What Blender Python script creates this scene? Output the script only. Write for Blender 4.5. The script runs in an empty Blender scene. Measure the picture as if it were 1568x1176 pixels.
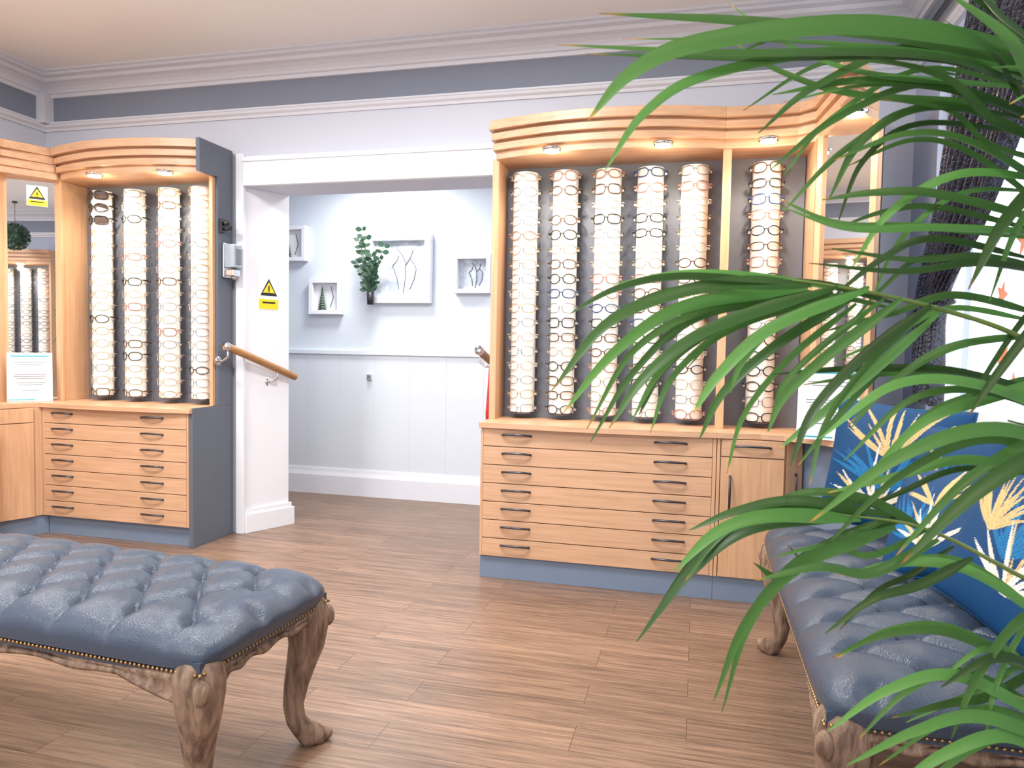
import bpy, math, random
from mathutils import Vector, Matrix
random.seed(7)
sc=bpy.context.scene
try:
    sc.view_settings.view_transform='Standard'
except Exception: pass

# ---------------- materials ----------------
def mat(name,col,rough=.5,metal=0,spec=.5,emis=None,es=0,coat=0,noise=None,bump=None,stretch=(1,1,1)):
    m=bpy.data.materials.new(name); m.use_nodes=True
    nt=m.node_tree; b=nt.nodes['Principled BSDF']
    b.inputs['Base Color'].default_value=(*col,1); b.inputs['Roughness'].default_value=rough
    b.inputs['Metallic'].default_value=metal; b.inputs['Specular IOR Level'].default_value=spec
    b.inputs['Coat Weight'].default_value=coat
    if emis: 
        b.inputs['Emission Color'].default_value=(*emis,1); b.inputs['Emission Strength'].default_value=es
    if noise or bump:
        tc=nt.nodes.new('ShaderNodeTexCoord'); mp=nt.nodes.new('ShaderNodeMapping')
        mp.inputs['Scale'].default_value=stretch
        nt.links.new(tc.outputs['Object'],mp.inputs[0])
        if noise:
            sc_,amt,col2=noise
            n=nt.nodes.new('ShaderNodeTexNoise'); n.inputs['Scale'].default_value=sc_; n.inputs['Detail'].default_value=6
            n.inputs['Distortion'].default_value=.4
            r=nt.nodes.new('ShaderNodeValToRGB'); r.color_ramp.elements[0].position=.5-amt; r.color_ramp.elements[1].position=.5+amt
            r.color_ramp.elements[0].color=(*col2,1); r.color_ramp.elements[1].color=(*col,1)
            nt.links.new(mp.outputs[0],n.inputs['Vector']); nt.links.new(n.outputs['Fac'],r.inputs[0]); nt.links.new(r.outputs[0],b.inputs['Base Color'])
        if bump:
            n2=nt.nodes.new('ShaderNodeTexNoise'); n2.inputs['Scale'].default_value=bump[0]; n2.inputs['Detail'].default_value=3
            bp=nt.nodes.new('ShaderNodeBump'); bp.inputs['Strength'].default_value=bump[1]; bp.inputs['Distance'].default_value=.01
            nt.links.new(mp.outputs[0],n2.inputs['Vector']); nt.links.new(n2.outputs['Fac'],bp.inputs['Height']); nt.links.new(bp.outputs[0],b.inputs['Normal'])
    return m
M={}
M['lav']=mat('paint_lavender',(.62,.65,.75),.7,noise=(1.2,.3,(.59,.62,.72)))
M['slate']=mat('paint_slate',(.22,.25,.32),.6,noise=(2,.3,(.21,.235,.30)))
M['white']=mat('paint_white',(.84,.86,.92),.45,noise=(2,.3,(.81,.83,.90)))
M['rail']=mat('paint_trim',(.70,.71,.77),.45,noise=(2,.3,(.67,.68,.74)))
M['corr']=mat('paint_corridor',(.70,.77,.85),.6,noise=(1.5,.3,(.68,.75,.83)))
M['ceil']=mat('paint_ceiling',(.88,.88,.87),.8,noise=(.8,.3,(.84,.84,.83)))
M['grey']=mat('panel_grey',(.12,.14,.18),.5,noise=(3,.3,(.11,.127,.165)))
M['kick']=mat('plinth_blue',(.19,.25,.35),.5,noise=(3,.3,(.17,.225,.32)))
M['backp']=mat('back_panel',(.17,.18,.22),.5,noise=(3,.3,(.155,.165,.20)))
M['oakh']=mat('oak_horizontal',(.69,.43,.27),.38,noise=(9,.22,(.53,.31,.185)),stretch=(.35,3,7))
M['oakv']=mat('oak_vertical',(.70,.43,.26),.38,noise=(9,.22,(.56,.325,.178)),stretch=(6,6,.35))
M['handle']=mat('handle_pewter',(.09,.09,.11),.3,.8)
M['mirror']=mat('mirror_glass',(.93,.94,.95),.015,1)
M['tube']=mat('display_white',(.93,.91,.86),.3,noise=(4,.3,(.90,.88,.83)))
M['chrome']=mat('chrome',(.7,.7,.72),.15,1)
M['black']=mat('black_plastic',(.02,.02,.025),.35,noise=(9,.3,(.03,.03,.035)))
M['leather']=mat('leather_slate',(.046,.068,.108),.28,noise=(3,.3,(.038,.057,.092)),bump=(260,.25))
M['weather']=mat('weathered_oak',(.33,.22,.155),.6,noise=(22,.16,(.11,.065,.042)),bump=(60,.5),stretch=(2,2,.5))
M['brass']=mat('antique_brass',(.35,.23,.11),.35,.9)
M['lamp']=mat('lamp_glow',(1,1,1),.5,emis=(1,.86,.62),es=40)
M['led']=mat('led_panel',(1,1,1),.5,emis=(1,.97,.93),es=4)
M['paper']=mat('paper_white',(.85,.87,.88),.5,noise=(4,.3,(.82,.84,.86)))
M['teal']=mat('print_teal',(.05,.42,.48),.5); M['ink']=mat('print_grey',(.16,.18,.22),.6)
M['yellow']=mat('sign_yellow',(.95,.70,.02),.45)
M['red']=mat('red_cord',(.6,.02,.03),.5,bump=(200,.4))
M['dowel']=mat('handrail_wood',(.45,.24,.10),.3,noise=(14,.25,(.30,.15,.06)),stretch=(3,.5,3))
M['leafdk']=mat('faux_leaf_dark',(.035,.09,.05),.5,noise=(9,.3,(.02,.055,.035)))
M['art']=mat('art_grey',(.42,.49,.58),.7,noise=(11,.12,(.74,.78,.82)))
M['clearpl']=mat('clear_plastic_grey',(.32,.38,.46),.12)
M['curt']=mat('curtain_navy',(.006,.008,.018),.28,noise=(60,.05,(.018,.025,.055)),bump=(90,.8))
M['leafo']=mat('autumn_leaf',(.80,.22,.08),.6,noise=(20,.2,(.80,.38,.28)))
M['pot']=mat('pot_ceramic',(.25,.26,.28),.3,noise=(6,.3,(.2,.21,.23)))
M['soil']=mat('soil',(.05,.035,.02),.9,bump=(60,1))
M['stem']=mat('palm_stem',(.09,.20,.04),.45,noise=(20,.3,(.15,.20,.04)))
G=[mat('frame_gold',(.38,.25,.12),.25,.7),mat('frame_tortoise',(.11,.06,.035),.2),mat('frame_black',(.02,.02,.025),.2),
   mat('frame_crystal',(.48,.42,.36),.1),mat('frame_steel',(.24,.24,.28),.25,.8),mat('frame_navy',(.03,.07,.20),.2),mat('frame_rose',(.40,.20,.17),.2)]
M['sunlens']=mat('sunglass_lens',(.05,.03,.025),.1)

def floor_mat():
    m=bpy.data.materials.new('floor_planks'); m.use_nodes=True; nt=m.node_tree; b=nt.nodes['Principled BSDF']
    N=nt.nodes.new; L=nt.links.new
    tc=N('ShaderNodeTexCoord')
    br=N('ShaderNodeTexBrick'); br.inputs['Scale'].default_value=1; br.inputs['Brick Width'].default_value=.92; br.inputs['Row Height'].default_value=.15
    br.inputs['Mortar Size'].default_value=.0012; br.inputs['Color1'].default_value=(.0,.0,.0,1); br.inputs['Color2'].default_value=(1,1,1,1); br.inputs['Mortar'].default_value=(.5,.5,.5,1)
    br.offset=.37
    L(tc.outputs['Object'],br.inputs['Vector'])
    def noise(scale,st,det=8,dist=.6):
        mp=N('ShaderNodeMapping'); mp.inputs['Scale'].default_value=st; L(tc.outputs['Object'],mp.inputs[0])
        ad=N('ShaderNodeVectorMath'); ad.operation='ADD'; ml=N('ShaderNodeVectorMath'); ml.operation='SCALE'; ml.inputs['Scale'].default_value=3.7
        L(br.outputs['Color'],ml.inputs[0]); L(mp.outputs[0],ad.inputs[0]); L(ml.outputs[0],ad.inputs[1])
        n=N('ShaderNodeTexNoise'); n.inputs['Scale'].default_value=scale; n.inputs['Detail'].default_value=det; n.inputs['Distortion'].default_value=dist
        L(ad.outputs[0],n.inputs['Vector']); return n
    n1=noise(6,(.5,12,1)); n2=noise(10,(.9,40,1),5,.2)
    r1=N('ShaderNodeValToRGB'); e=r1.color_ramp.elements; e[0].position=.30; e[0].color=(.155,.096,.066,1); e[1].position=.64; e[1].color=(.335,.212,.143,1)
    L(n1.outputs['Fac'],r1.inputs[0])
    r2=N('ShaderNodeValToRGB'); e=r2.color_ramp.elements; e[0].position=.34; e[0].color=(.58,.55,.53,1); e[1].position=.56; e[1].color=(1,1,1,1)
    L(n2.outputs['Fac'],r2.inputs[0])
    mx=N('ShaderNodeMixRGB'); mx.blend_type='MULTIPLY'; mx.inputs[0].default_value=.8; L(r1.outputs[0],mx.inputs[1]); L(r2.outputs[0],mx.inputs[2])
    mv=N('ShaderNodeMapRange'); mv.inputs['To Min'].default_value=.85; mv.inputs['To Max'].default_value=1.12; L(br.outputs['Color'],mv.inputs['Value'])
    m3=N('ShaderNodeVectorMath'); m3.operation='SCALE'; L(mx.outputs[0],m3.inputs[0]); L(mv.outputs[0],m3.inputs['Scale'])
    m4=N('ShaderNodeMixRGB'); m4.inputs[2].default_value=(.08,.05,.036,1); L(br.outputs['Fac'],m4.inputs[0]); L(m3.outputs[0],m4.inputs[1])
    L(m4.outputs[0],b.inputs['Base Color']); b.inputs['Roughness'].default_value=.36
    bp=N('ShaderNodeBump'); bp.inputs['Strength'].default_value=.12; bp.inputs['Distance'].default_value=.003; L(n2.outputs['Fac'],bp.inputs['Height']); L(bp.outputs[0],b.inputs['Normal'])
    return m
M['floor']=floor_mat()

def palm_mat():
    m=bpy.data.materials.new('palm_leaf'); m.use_nodes=True; nt=m.node_tree; N=nt.nodes.new; L=nt.links.new
    b=nt.nodes['Principled BSDF']; b.inputs['Roughness'].default_value=.38; b.inputs['Specular IOR Level'].default_value=.4
    at=N('ShaderNodeAttribute'); at.attribute_name='tip'
    av=N('ShaderNodeAttribute'); av.attribute_name='var'
    r=N('ShaderNodeValToRGB'); e=r.color_ramp.elements; e[0].position=0; e[0].color=(.040,.140,.024,1); e[1].position=.94; e[1].color=(.085,.225,.045,1)
    x=e.new(.98); x.color=(.42,.26,.04,1); x=e.new(.998); x.color=(.30,.09,.03,1)
    L(at.outputs['Fac'],r.inputs[0])
    hs=N('ShaderNodeHueSaturation'); mr=N('ShaderNodeMapRange'); mr.inputs['To Min'].default_value=.35; mr.inputs['To Max'].default_value=1.8
    L(av.outputs['Fac'],mr.inputs['Value']); L(mr.outputs[0],hs.inputs['Value']); L(r.outputs[0],hs.inputs['Color']); hs.inputs['Saturation'].default_value=.94; L(hs.outputs[0],b.inputs['Base Color'])
    tr=N('ShaderNodeBsdfTranslucent'); L(hs.outputs[0],tr.inputs['Color']); mx=N('ShaderNodeMixShader'); mx.inputs[0].default_value=.28
    L(b.outputs[0],mx.inputs[1]); L(tr.outputs[0],mx.inputs[2]); L(mx.outputs[0],nt.nodes['Material Output'].inputs['Surface'])
    return m
M['palm']=palm_mat()
def attr_mat():
    m=bpy.data.materials.new('cushion_foliage_velvet'); m.use_nodes=True; nt=m.node_tree; b=nt.nodes['Principled BSDF']
    a=nt.nodes.new('ShaderNodeAttribute'); a.attribute_name='pat'; nt.links.new(a.outputs['Color'],b.inputs['Base Color'])
    b.inputs['Roughness'].default_value=.6; b.inputs['Specular IOR Level'].default_value=.25
    return m
M['cush']=attr_mat()

# ---------------- mesh builder ----------------
class MB:
    def __init__(s): s.v=[];s.f=[];s.m=[];s.s=[]
    def add(s,vs,fs,mi=0,sm=False):
        o=len(s.v); s.v+= [tuple(p) for p in vs]
        for f in fs: s.f.append([i+o for i in f]); s.m.append(mi); s.s.append(sm)
    def box(s,x0,x1,y0,y1,z0,z1,mi=0):
        s.prism([(x0,y0),(x1,y0),(x1,y1),(x0,y1)],z0,z1,mi)
    def prism(s,poly,z0,z1,mi=0):
        a=sum(poly[i][0]*poly[(i+1)%len(poly)][1]-poly[(i+1)%len(poly)][0]*poly[i][1] for i in range(len(poly)))
        if a<0: poly=poly[::-1]
        n=len(poly); vs=[(p[0],p[1],z0) for p in poly]+[(p[0],p[1],z1) for p in poly]
        fs=[list(range(n))[::-1],list(range(n,2*n))]+[[i,(i+1)%n,n+(i+1)%n,n+i] for i in range(n)]
        s.add(vs,fs,mi)
    def sweep(s,prof,p0,p1,axis,mi=0):
        n=len(prof)
        if axis=='x': vs=[(p0,a,b) for a,b in prof]+[(p1,a,b) for a,b in prof]
        else: vs=[(a,p0,b) for a,b in prof]+[(a,p1,b) for a,b in prof]
        s.add(vs,[list(range(n)),list(range(n,2*n))[::-1]]+[[i,(i+1)%n,n+(i+1)%n,n+i] for i in range(n)],mi)
    def loft(s,path,rad,seg=12,mi=0,closed=False,cap=True):
        P=[Vector(p) for p in path]; n=len(P); 
        if not hasattr(rad,'__len__'): rad=[rad]*n
        vs=[]; up=None
        for i in range(n):
            if closed: t=P[(i+1)%n]-P[i-1]
            else: t=P[min(i+1,n-1)]-P[max(i-1,0)]
            t.normalize()
            if up is None:
                up=Vector((0,0,1)) if abs(t.z)<.9 else Vector((1,0,0))
            up=(up-t*up.dot(t)).normalized(); sd=t.cross(up)
            for k in range(seg):
                an=2*math.pi*k/seg; vs.append(P[i]+(up*math.cos(an)+sd*math.sin(an))*rad[i])
        fs=[]
        for i in range(n if closed else n-1):
            j=(i+1)%n
            for k in range(seg):
                fs.append([i*seg+k,i*seg+(k+1)%seg,j*seg+(k+1)%seg,j*seg+k])
        if cap and not closed: fs+= [list(range(seg))[::-1],[(n-1)*seg+k for k in range(seg)]]
        s.add(vs,fs,mi,True)
    def sph(s,c,r,mi=0,u=8,w=5,sq=(1,1,1)):
        vs=[];fs=[]
        for i in range(w+1):
            th=math.pi*i/w
            for k in range(u):
                ph=2*math.pi*k/u; vs.append((c[0]+r*sq[0]*math.sin(th)*math.cos(ph),c[1]+r*sq[1]*math.sin(th)*math.sin(ph),c[2]+r*sq[2]*math.cos(th)))
        for i in range(w):
            for k in range(u): fs.append([i*u+k,(i+1)*u+k,(i+1)*u+(k+1)%u,i*u+(k+1)%u])
        s.add(vs,fs,mi,True)
    def obj(s,name,mats,parent=None,bevel=0,attrs=None,mat_=None):
        me=bpy.data.meshes.new(name); me.from_pydata(s.v,[],s.f)
        for mm in mats: me.materials.append(mm)
        me.polygons.foreach_set('material_index',s.m); me.polygons.foreach_set('use_smooth',s.s)
        if attrs:
            for an,vals in attrs.items():
                a=me.attributes.new(an,'FLOAT','POINT'); a.data.foreach_set('value',vals)
        me.update(); o=bpy.data.objects.new(name,me); sc.collection.objects.link(o)
        if mat_: o.matrix_world=mat_
        if bevel:
            b=o.modifiers.new('bevel','BEVEL'); b.width=bevel; b.segments=2; b.limit_method='ANGLE'; b.angle_limit=.7
        if parent: setp(o,parent)
        return o
def setp(o,p):
    o.parent=p; o.matrix_parent_inverse=p.matrix_basis.inverted()
def empty(name,loc=(0,0,0),rz=0):
    e=bpy.data.objects.new(name,None); e.empty_display_size=.1; sc.collection.objects.link(e)
    e.matrix_basis=Matrix.Translation(loc)@Matrix.Rotation(rz,4,'Z'); return e

# ---------------- room shell ----------------
XL,XR,YB,YR,H=-4.27,1.0,4.0,-2.5,2.93
PR=2.62
b=MB(); b.box(XL-.1,XR+.1,YR-.1,YB+1.45,-.06,0); b.obj('floor',[M['floor']])
b=MB(); b.box(XL-.1,XR+.1,YR-.1,YB+.2,H,H+.08); b.obj('ceiling',[M['ceil']])
b=MB()
for (x0,x1,z0,z1) in [(XL-.1,-2.80,0,PR),(-1.08,XR+.1,0,PR),(-2.80,-1.08,2.17,PR)]:
    b.box(x0,x1,YB,4.29,z0,z1,0)
b.box(XL-.1,XR+.1,YB,4.29,PR,H,1)
b.prism([(-2.80,4.0),(-2.76,4.0),(-2.62,4.29),(-2.80,4.29)],0,2.17,2)
b.obj('wall_back',[M['lav'],M['slate'],M['white']])
b=MB(); b.box(XL-.1,XL,YR,YB,0,PR,0); b.box(XL-.1,XL,YR,YB,PR,H,1); b.obj('wall_left',[M['lav'],M['slate']])
wy0,wy1,wz0,wz1=1.5,3.62,.93,2.56
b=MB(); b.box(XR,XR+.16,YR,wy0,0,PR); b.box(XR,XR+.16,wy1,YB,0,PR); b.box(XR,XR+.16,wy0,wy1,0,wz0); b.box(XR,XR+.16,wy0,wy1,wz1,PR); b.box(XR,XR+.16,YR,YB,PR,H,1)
b.obj('wall_right',[mat('paint_periwinkle',(.40,.44,.58),.6,noise=(2,.3,(.38,.42,.55))),M['slate']])  # darker lavender: shade of the shadow side put into the wall colour
b=MB(); b.box(XL-.1,-3.6,YR-.12,YR,0,H); b.box(.4,XR+.1,YR-.12,YR,0,H); b.box(-3.6,.4,YR-.12,YR,0,.5); b.box(-3.6,.4,YR-.12,YR,2.6,H); b.obj('wall_rear',[M['lav']])
b=MB()
for x in (-3.6,-2.27,-.93,.36): b.box(x,x+.05,YR-.09,YR-.02,.5,2.6)
b.box(-3.6,.4,YR-.09,YR-.02,.5,.56); b.box(-3.6,.4,YR-.09,YR-.02,2.54,2.6); b.obj('window_2',[M['white']])  # unseen rear shop window, added to let sky light in
b=MB()
for y in (wy0,2.55,wy1-.05): b.box(XR+.05,XR+.12,y,y+.05,wz0,wz1)
b.box(XR+.05,XR+.12,wy0,wy1,wz0,wz0+.06); b.box(XR+.05,XR+.12,wy0,wy1,wz1-.06,wz1); b.box(XR-.03,XR+.1,wy0-.03,wy1+.03,wz0-.04,wz0)
b.obj('window_1',[M['white']],bevel=.004)
# corridor
b=MB(); b.box(XL-1,XR+.1,5.3,5.4,0,2.6); b.obj('wall_corridor',[M['corr']])
b=MB(); b.box(XL-.1,XR+.1,4.29,5.4,2.52,2.6); b.obj('ceiling_corridor',[M['white']])
b=MB(); b.box(XL-.2,XL-.1,4.29,5.4,0,2.6); b.box(XR+.1,XR+.2,4.29,5.4,0,2.6); b.obj('wall_corridor_ends',[M['corr']])
b=MB(); b.box(XL,XR,5.294,5.3,.2,1.13); x=XL
while x<XR: b.box(x,min(x+.2975,XR),5.2915,5.2945,.2,1.13); x+=.30
b.box(XL,XR,5.272,5.3,1.13,1.16); b.obj('trim_1',[mat('paint_panelling',(.75,.80,.87),.5,noise=(2,.3,(.73,.78,.85)))],bevel=.0008)
b=MB(); b.sweep([(5.3,0),(5.27,0),(5.27,.15),(5.28,.18),(5.285,.21),(5.3,.21)],XL,XR,'x'); b.obj('baseboard_corridor',[M['white']])
b=MB(); b.box(-2.80,-2.745,3.975,4.0,0,2.37); b.box(-2.745,-1.06,3.965,4.0,2.17,2.335); b.box(-2.745,-1.06,3.955,4.0,2.315,2.345)
b.obj('trim_2',[M['white']],bevel=.003)
b=MB(); b.prism([(-2.745,3.99),(-2.735,3.99),(-2.585,4.31),(-2.63,4.31)],0,.12); b.prism([(-2.75,3.995),(-2.745,3.995),(-2.60,4.30),(-2.63,4.30)],.12,.15); b.obj('baseboard_doorway',[M['white']],bevel=.004)
def corn(o,s):
    return [(o,2.80),(o+s*.018,2.80),(o+s*.022,2.82),(o+s*.035,2.825),(o+s*.035,2.84),(o+s*.05,2.855),(o+s*.075,2.87),(o+s*.10,2.878),(o+s*.11,2.895),(o+s*.145,2.90),(o+s*.145,2.915),(o+s*.165,2.918),(o+s*.165,H),(o,H)]
def prail(o,s): return [(o,2.585),(o+s*.012,2.585),(o+s*.016,2.60),(o+s*.03,2.61),(o+s*.035,2.625),(o+s*.02,2.635),(o+s*.02,2.645),(o,2.65)]
b=MB(); b.sweep(corn(YB,-1),XL,XR,'x'); b.sweep(corn(XL,1),YR,YB,'y'); b.sweep(corn(XR,-1),YR,YB,'y'); b.obj('trim_3',[M['rail']])
b=MB(); b.sweep(prail(YB,-1),XL,XR,'x'); b.sweep(prail(XL,1),YR,YB,'y'); b.sweep(prail(XR,-1),YR,YB,'y'); b.box(XL,XL+.07,YB-.07,YB,2.63,2.82); b.obj('trim_4',[M['rail']])

# ---------------- cabinets ----------------
def handle(b,x,y,z,mi,vert=False,w=.075):
    pts=[(-w,0),(-w*.95,-.012),(-w*.6,-.024),(0,-.029),(w*.6,-.024),(w*.95,-.012),(w,0)]; rr=[.007,.0055,.006,.0065,.006,.0055,.007]
    b.loft([(x,y+q,z+p) if vert else (x+p,y+q,z-.25*q) for p,q in pts],rr,8,mi)
def bow(x0,x1,yb,yf,bulge,n=16):
    return [(x0,yb)]+[(x0+(x1-x0)*i/n, yf-bulge*(1-(2*i/n-1)**2)) for i in range(n+1)]+[(x1,yb)]
def canopy(b,poly_fn,mi=0):
    for z0,z1,e in [(2.195,2.235,.055),(2.235,2.27,.03),(2.27,2.285,.05),(2.285,2.32,.018),(2.32,2.333,.035),(2.333,2.38,0)]:
        b.prism(poly_fn(e),z0,z1,mi)
def downlight(name,x,y,par,z=2.195,en=18):
    b=MB(); b.loft([(x,y,z+.004),(x,y,z-.008)],[.050,.044],20,0); b.loft([(x,y,z-.006),(x,y,z-.014)],.037,20,1)
    b.obj(name,[M['chrome'],M['lamp']],par)
    l=bpy.data.lights.new(name+'_lamp','SPOT'); l.energy=en; l.color=(1,.88,.72); l.spot_size=2.6; l.spot_blend=.6; l.shadow_soft_size=.04
    o=bpy.data.objects.new(name+'_lamp',l); o.location=(x,y,z-.03); o.rotation_euler=(math.radians(6),0,0); sc.collection.objects.link(o); setp(o,par)
    l=bpy.data.lights.new(name+'_halo','POINT'); l.energy=2.0; l.color=(1,.80,.55); l.shadow_soft_size=.03  # extra point light added below the disc to spill a warm glow on the soffit
    o=bpy.data.objects.new(name+'_halo',l); o.location=(x,y,z-.06); sc.collection.objects.link(o); setp(o,par)
def drawers(b,x0,x1,yf,hx,z0=.12,z1=.79,n=7):
    h=(z1-z0)/n
    for i in range(n):
        za=z0+h*i+.002; zb=z0+h*(i+1)-.002
        b.box(x0,x1,yf,yf+.02,za,zb,0)
        for x in hx: handle(b,x,yf,(za+zb)/2+.012,2)

cl=empty('display_cabinet',(-3.35,3.8,0))
b=MB()
b.box(-3.885,-2.845,3.612,3.98,.12,.79,1)
drawers(b,-3.872,-2.858,3.59,(-3.735,-3.09))
b.box(-3.885,-3.873,3.592,3.615,.12,.79,1); b.box(-2.857,-2.845,3.592,3.615,.12,.79,1)
b.box(-3.885,-2.845,3.63,3.98,0,.12,3)
b.prism(bow(-3.90,-2.825,3.98,3.575,.03),.79,.818,0)
b.obj('drawer_unit',[M['oakh'],M['oakv'],M['handle'],M['kick']],cl,bevel=.0025)
b=MB()
b.box(-3.93,-3.905,3.77,3.98,.818,2.2,0); b.box(-2.857,-2.845,3.83,3.98,.818,2.2,0)
b.box(-3.95,-3.90,3.755,3.775,.818,2.2,0); b.box(-2.862,-2.838,3.805,3.83,.818,2.2,0)
b.box(-3.905,-2.857,3.965,3.98,.818,2.2,1)
canopy(b,lambda e:bow(-3.89+e*.3,-2.845,3.985,3.675+e,.10),2)
b.obj('display_surround',[M['oakv'],M['backp'],M['oakh']],cl,bevel=.002)
b=MB(); b.box(-2.845,-2.82,3.60,3.975,0,.818,0); b.box(-2.845,-2.82,3.83,3.975,.818,2.2,0); b.box(-2.845,-2.82,3.665,3.975,2.195,2.385,0); b.obj('side_panel',[M['grey']],cl,bevel=.002)
downlight('downlight_1',-3.53,3.64,cl); downlight('downlight_2',-3.05,3.66,cl)
cc=empty('corner_mirror_cabinet',(-4.05,3.5,0))
b=MB()
def lp(e): return [(-3.895,3.985),(-3.895,3.69+e*.6),(-4.0-e,3.46),(-4.01-e,3.28),(-4.25,3.28),(-4.25,3.985)]
canopy(b,lp,0)
b.prism([(-3.90,3.98),(-3.90,3.575),(-3.975,3.36),(-3.98,3.28),(-4.25,3.28),(-4.25,3.98)],.79,.818,0)
b.prism([(-3.89,3.98),(-3.89,3.60),(-3.99,3.36),(-4.0,3.28),(-4.25,3.28),(-4.25,3.98)],.12,.79,1)
b.prism([(-3.89,3.98),(-3.89,3.63),(-4.02,3.36),(-4.03,3.28),(-4.25,3.28),(-4.25,3.98)],0,.12,2)
d=Vector((-.1,-.24)).normalized(); n_=Vector((.923,-.385))
A=Vector((-3.90,3.575)); 
def dq(s0,s1,t): 
    p=A+d*s0; q=A+d*s1; return [tuple(p),tuple(q),tuple(q+n_*t),tuple(p+n_*t)]
b.prism(dq(.03,.24,.014),.12,.695,1); b.prism(dq(.03,.24,.014),.70,.785,1)
b.obj('corner_base',[M['oakh'],M['oakv'],M['kick']],cc,bevel=.002)
mA=Vector((-3.945,3.765)); mB_=Vector((-4.11,3.57)); md=(mB_-mA).normalized(); mn=Vector((-md.y,md.x)); 
if mn.y>0: mn=-mn
def mq(p,q,t0,t1): return [tuple(p+mn*t0),tuple(q+mn*t0),tuple(q+mn*t1),tuple(p+mn*t1)]
b=MB(); b.prism(mq(mA,mB_,0,.006),.83,2.195,0); b.prism(mq(mA,mB_,-.02,-.001),.818,2.195,1); b.prism(mq(mB_,mB_+md*.03,-.01,.015),.818,2.195,1)
b.box(-4.13,-4.11,3.28,3.56,.818,2.195,1)
b.obj('corner_mirror',[M['mirror'],M['oakv']],cc)
def card(name,c,w,h,face,tilt,par=None,sticker=False):
    b=MB(); b.box(-w/2,w/2,0,.004,0,h,0)
    if not sticker:
        b.box(-w*.42,w*.42,-.001,0,h*.92,h*.945,1); 
        for i,(ww,zz) in enumerate([(.34,.80),(.26,.75),(.36,.55),(.36,.51),(.3,.47),(.33,.38),(.28,.34),(.2,.22)]): b.box(-w*ww,w*ww,-.001,0,h*zz,h*zz+.003,2)
        b.box(-w*.48,w*.1,-.001,0,h*.03,h*.05,1)
    else:
        b.box(-w*.46,w*.46,-.001,0,h*.02,h*.30,3); b.box(-w*.3,w*.3,-.0018,-.001,h*.18,h*.23,4)
        for s,mi,y in ((1,4,-.001),(.72,3,-.0018)):
            cz=h*.60; r=w*.40*s
            if mi==4: b.add([(-r,y,cz-r*.75),(r,y,cz-r*.75),(0,y,cz+r*1.05)],[[0,1,2]],4)
            else: b.add([(-r,y,cz-r*.62),(r,y,cz-r*.62),(0,y,cz+r*1.0)],[[0,1,2]],3)
        b.box(-w*.03,w*.03,-.0026,-.0018,h*.52,h*.68,4); b.box(-w*.03,w*.03,-.0026,-.0018,h*.46,h*.49,4)
    mt=Matrix.Translation(c)@Matrix.Rotation(face,4,'Z')@Matrix.Rotation(tilt,4,'X')
    return b.obj(name,[M['paper'],M['teal'],M['ink'],M['yellow'],M['black']],par,mat_=mt)
card('notice_card',(-3.985,3.60,.82),.235,.30,math.radians(49),-.06,cc)
p=mA+md*.10+mn*.009
card('warning_sticker',(p.x,p.y,2.03),.11,.125,math.radians(49),0,cc,sticker=True)
card('caution_sign',(-2.683,4.155,1.42),.15,.225,math.atan2(.29,.14),0,sticker=True)

cr_=empty('display_cabinet',(-.4,3.8,0))
b=MB()
b.box(-1.077,.10,3.612,3.98,.12,.79,1)
drawers(b,-1.062,.082,3.59,(-.885,-.115))
b.box(-1.077,-1.063,3.592,3.615,.12,.79,1); b.box(.083,.10,3.592,3.615,.12,.79,1)
b.box(-1.077,.10,3.61,3.98,0,.12,3)
b.prism(bow(-1.085,.10,3.98,3.575,.03),.79,.818,0)
b.obj('drawer_unit',[M['oakh'],M['oakv'],M['handle'],M['kick']],cr_,bevel=.0025)
b=MB()
b.box(-1.077,-1.055,3.77,3.98,.818,2.2,0); b.box(.10,.125,3.77,3.98,.818,2.2,0); b.box(.092,.133,3.755,3.775,.818,2.2,0); b.box(-1.085,-1.05,3.758,3.775,.818,2.2,0)
b.box(-1.055,.10,3.965,3.98,.818,2.2,1)
canopy(b,lambda e:bow(-1.09+e*.5,.10,3.985,3.69+e,.11),2)
b.obj('display_surround',[M['oakv'],M['backp'],M['oakh']],cr_,bevel=.002)
downlight('downlight_1',-.735,3.60,cr_); downlight('downlight_2',-.19,3.60,cr_)
ck=empty('corner_mirror_cabinet',(.4,3.7,0))
b=MB()
def rp(e): return [(.10,3.985),(.10,3.69+e),(.30,3.70+e),(.43,3.685+e),(.485+e*.6,3.63+e),(.525+e,3.20+e),(.60,3.21+e),(.715,3.42),(.72,3.985)]
canopy(b,rp,0)
b.prism([(.10,3.98),(.10,3.575),(.30,3.60),(.40,3.585),(.54,3.50),(.70,3.30),(.745,3.33),(.66,3.98)],.79,.818,0)
b.prism([(.10,3.612),(.415,3.612),(.50,3.68),(.50,3.98),(.10,3.98)],.12,.79,1)
b.prism([(.10,3.612),(.41,3.612),(.49,3.68),(.49,3.98),(.10,3.98)],0,.12,2)
b.box(.103,.118,3.592,3.612,.12,.79,1); b.box(.122,.408,3.59,3.612,.705,.786,0); b.box(.122,.408,3.59,3.612,.122,.70,1)
b.prism([(.42,3.602),(.497,3.665),(.492,3.672),(.415,3.612)],.122,.786,1)
handle(b,.26,3.59,.752,3,w=.085); handle(b,.165,3.59,.53,3,True,.08); handle(b,.465,3.636,.56,3,True,.07)
b.prism([(.50,3.69),(.70,3.39),(.74,3.40),(.66,3.98),(.50,3.98)],0,.79,4)
b.obj('corner_base',[M['oakh'],M['oakv'],M['kick'],M['handle'],M['kick']],ck,bevel=.002)
b=MB()
b.box(.125,.50,3.965,3.98,.818,2.2,1)
A=Vector((.515,3.645)); B0=Vector((.725,3.425)); dd=(B0-A).normalized(); nn=Vector((dd.y,-dd.x))
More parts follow.
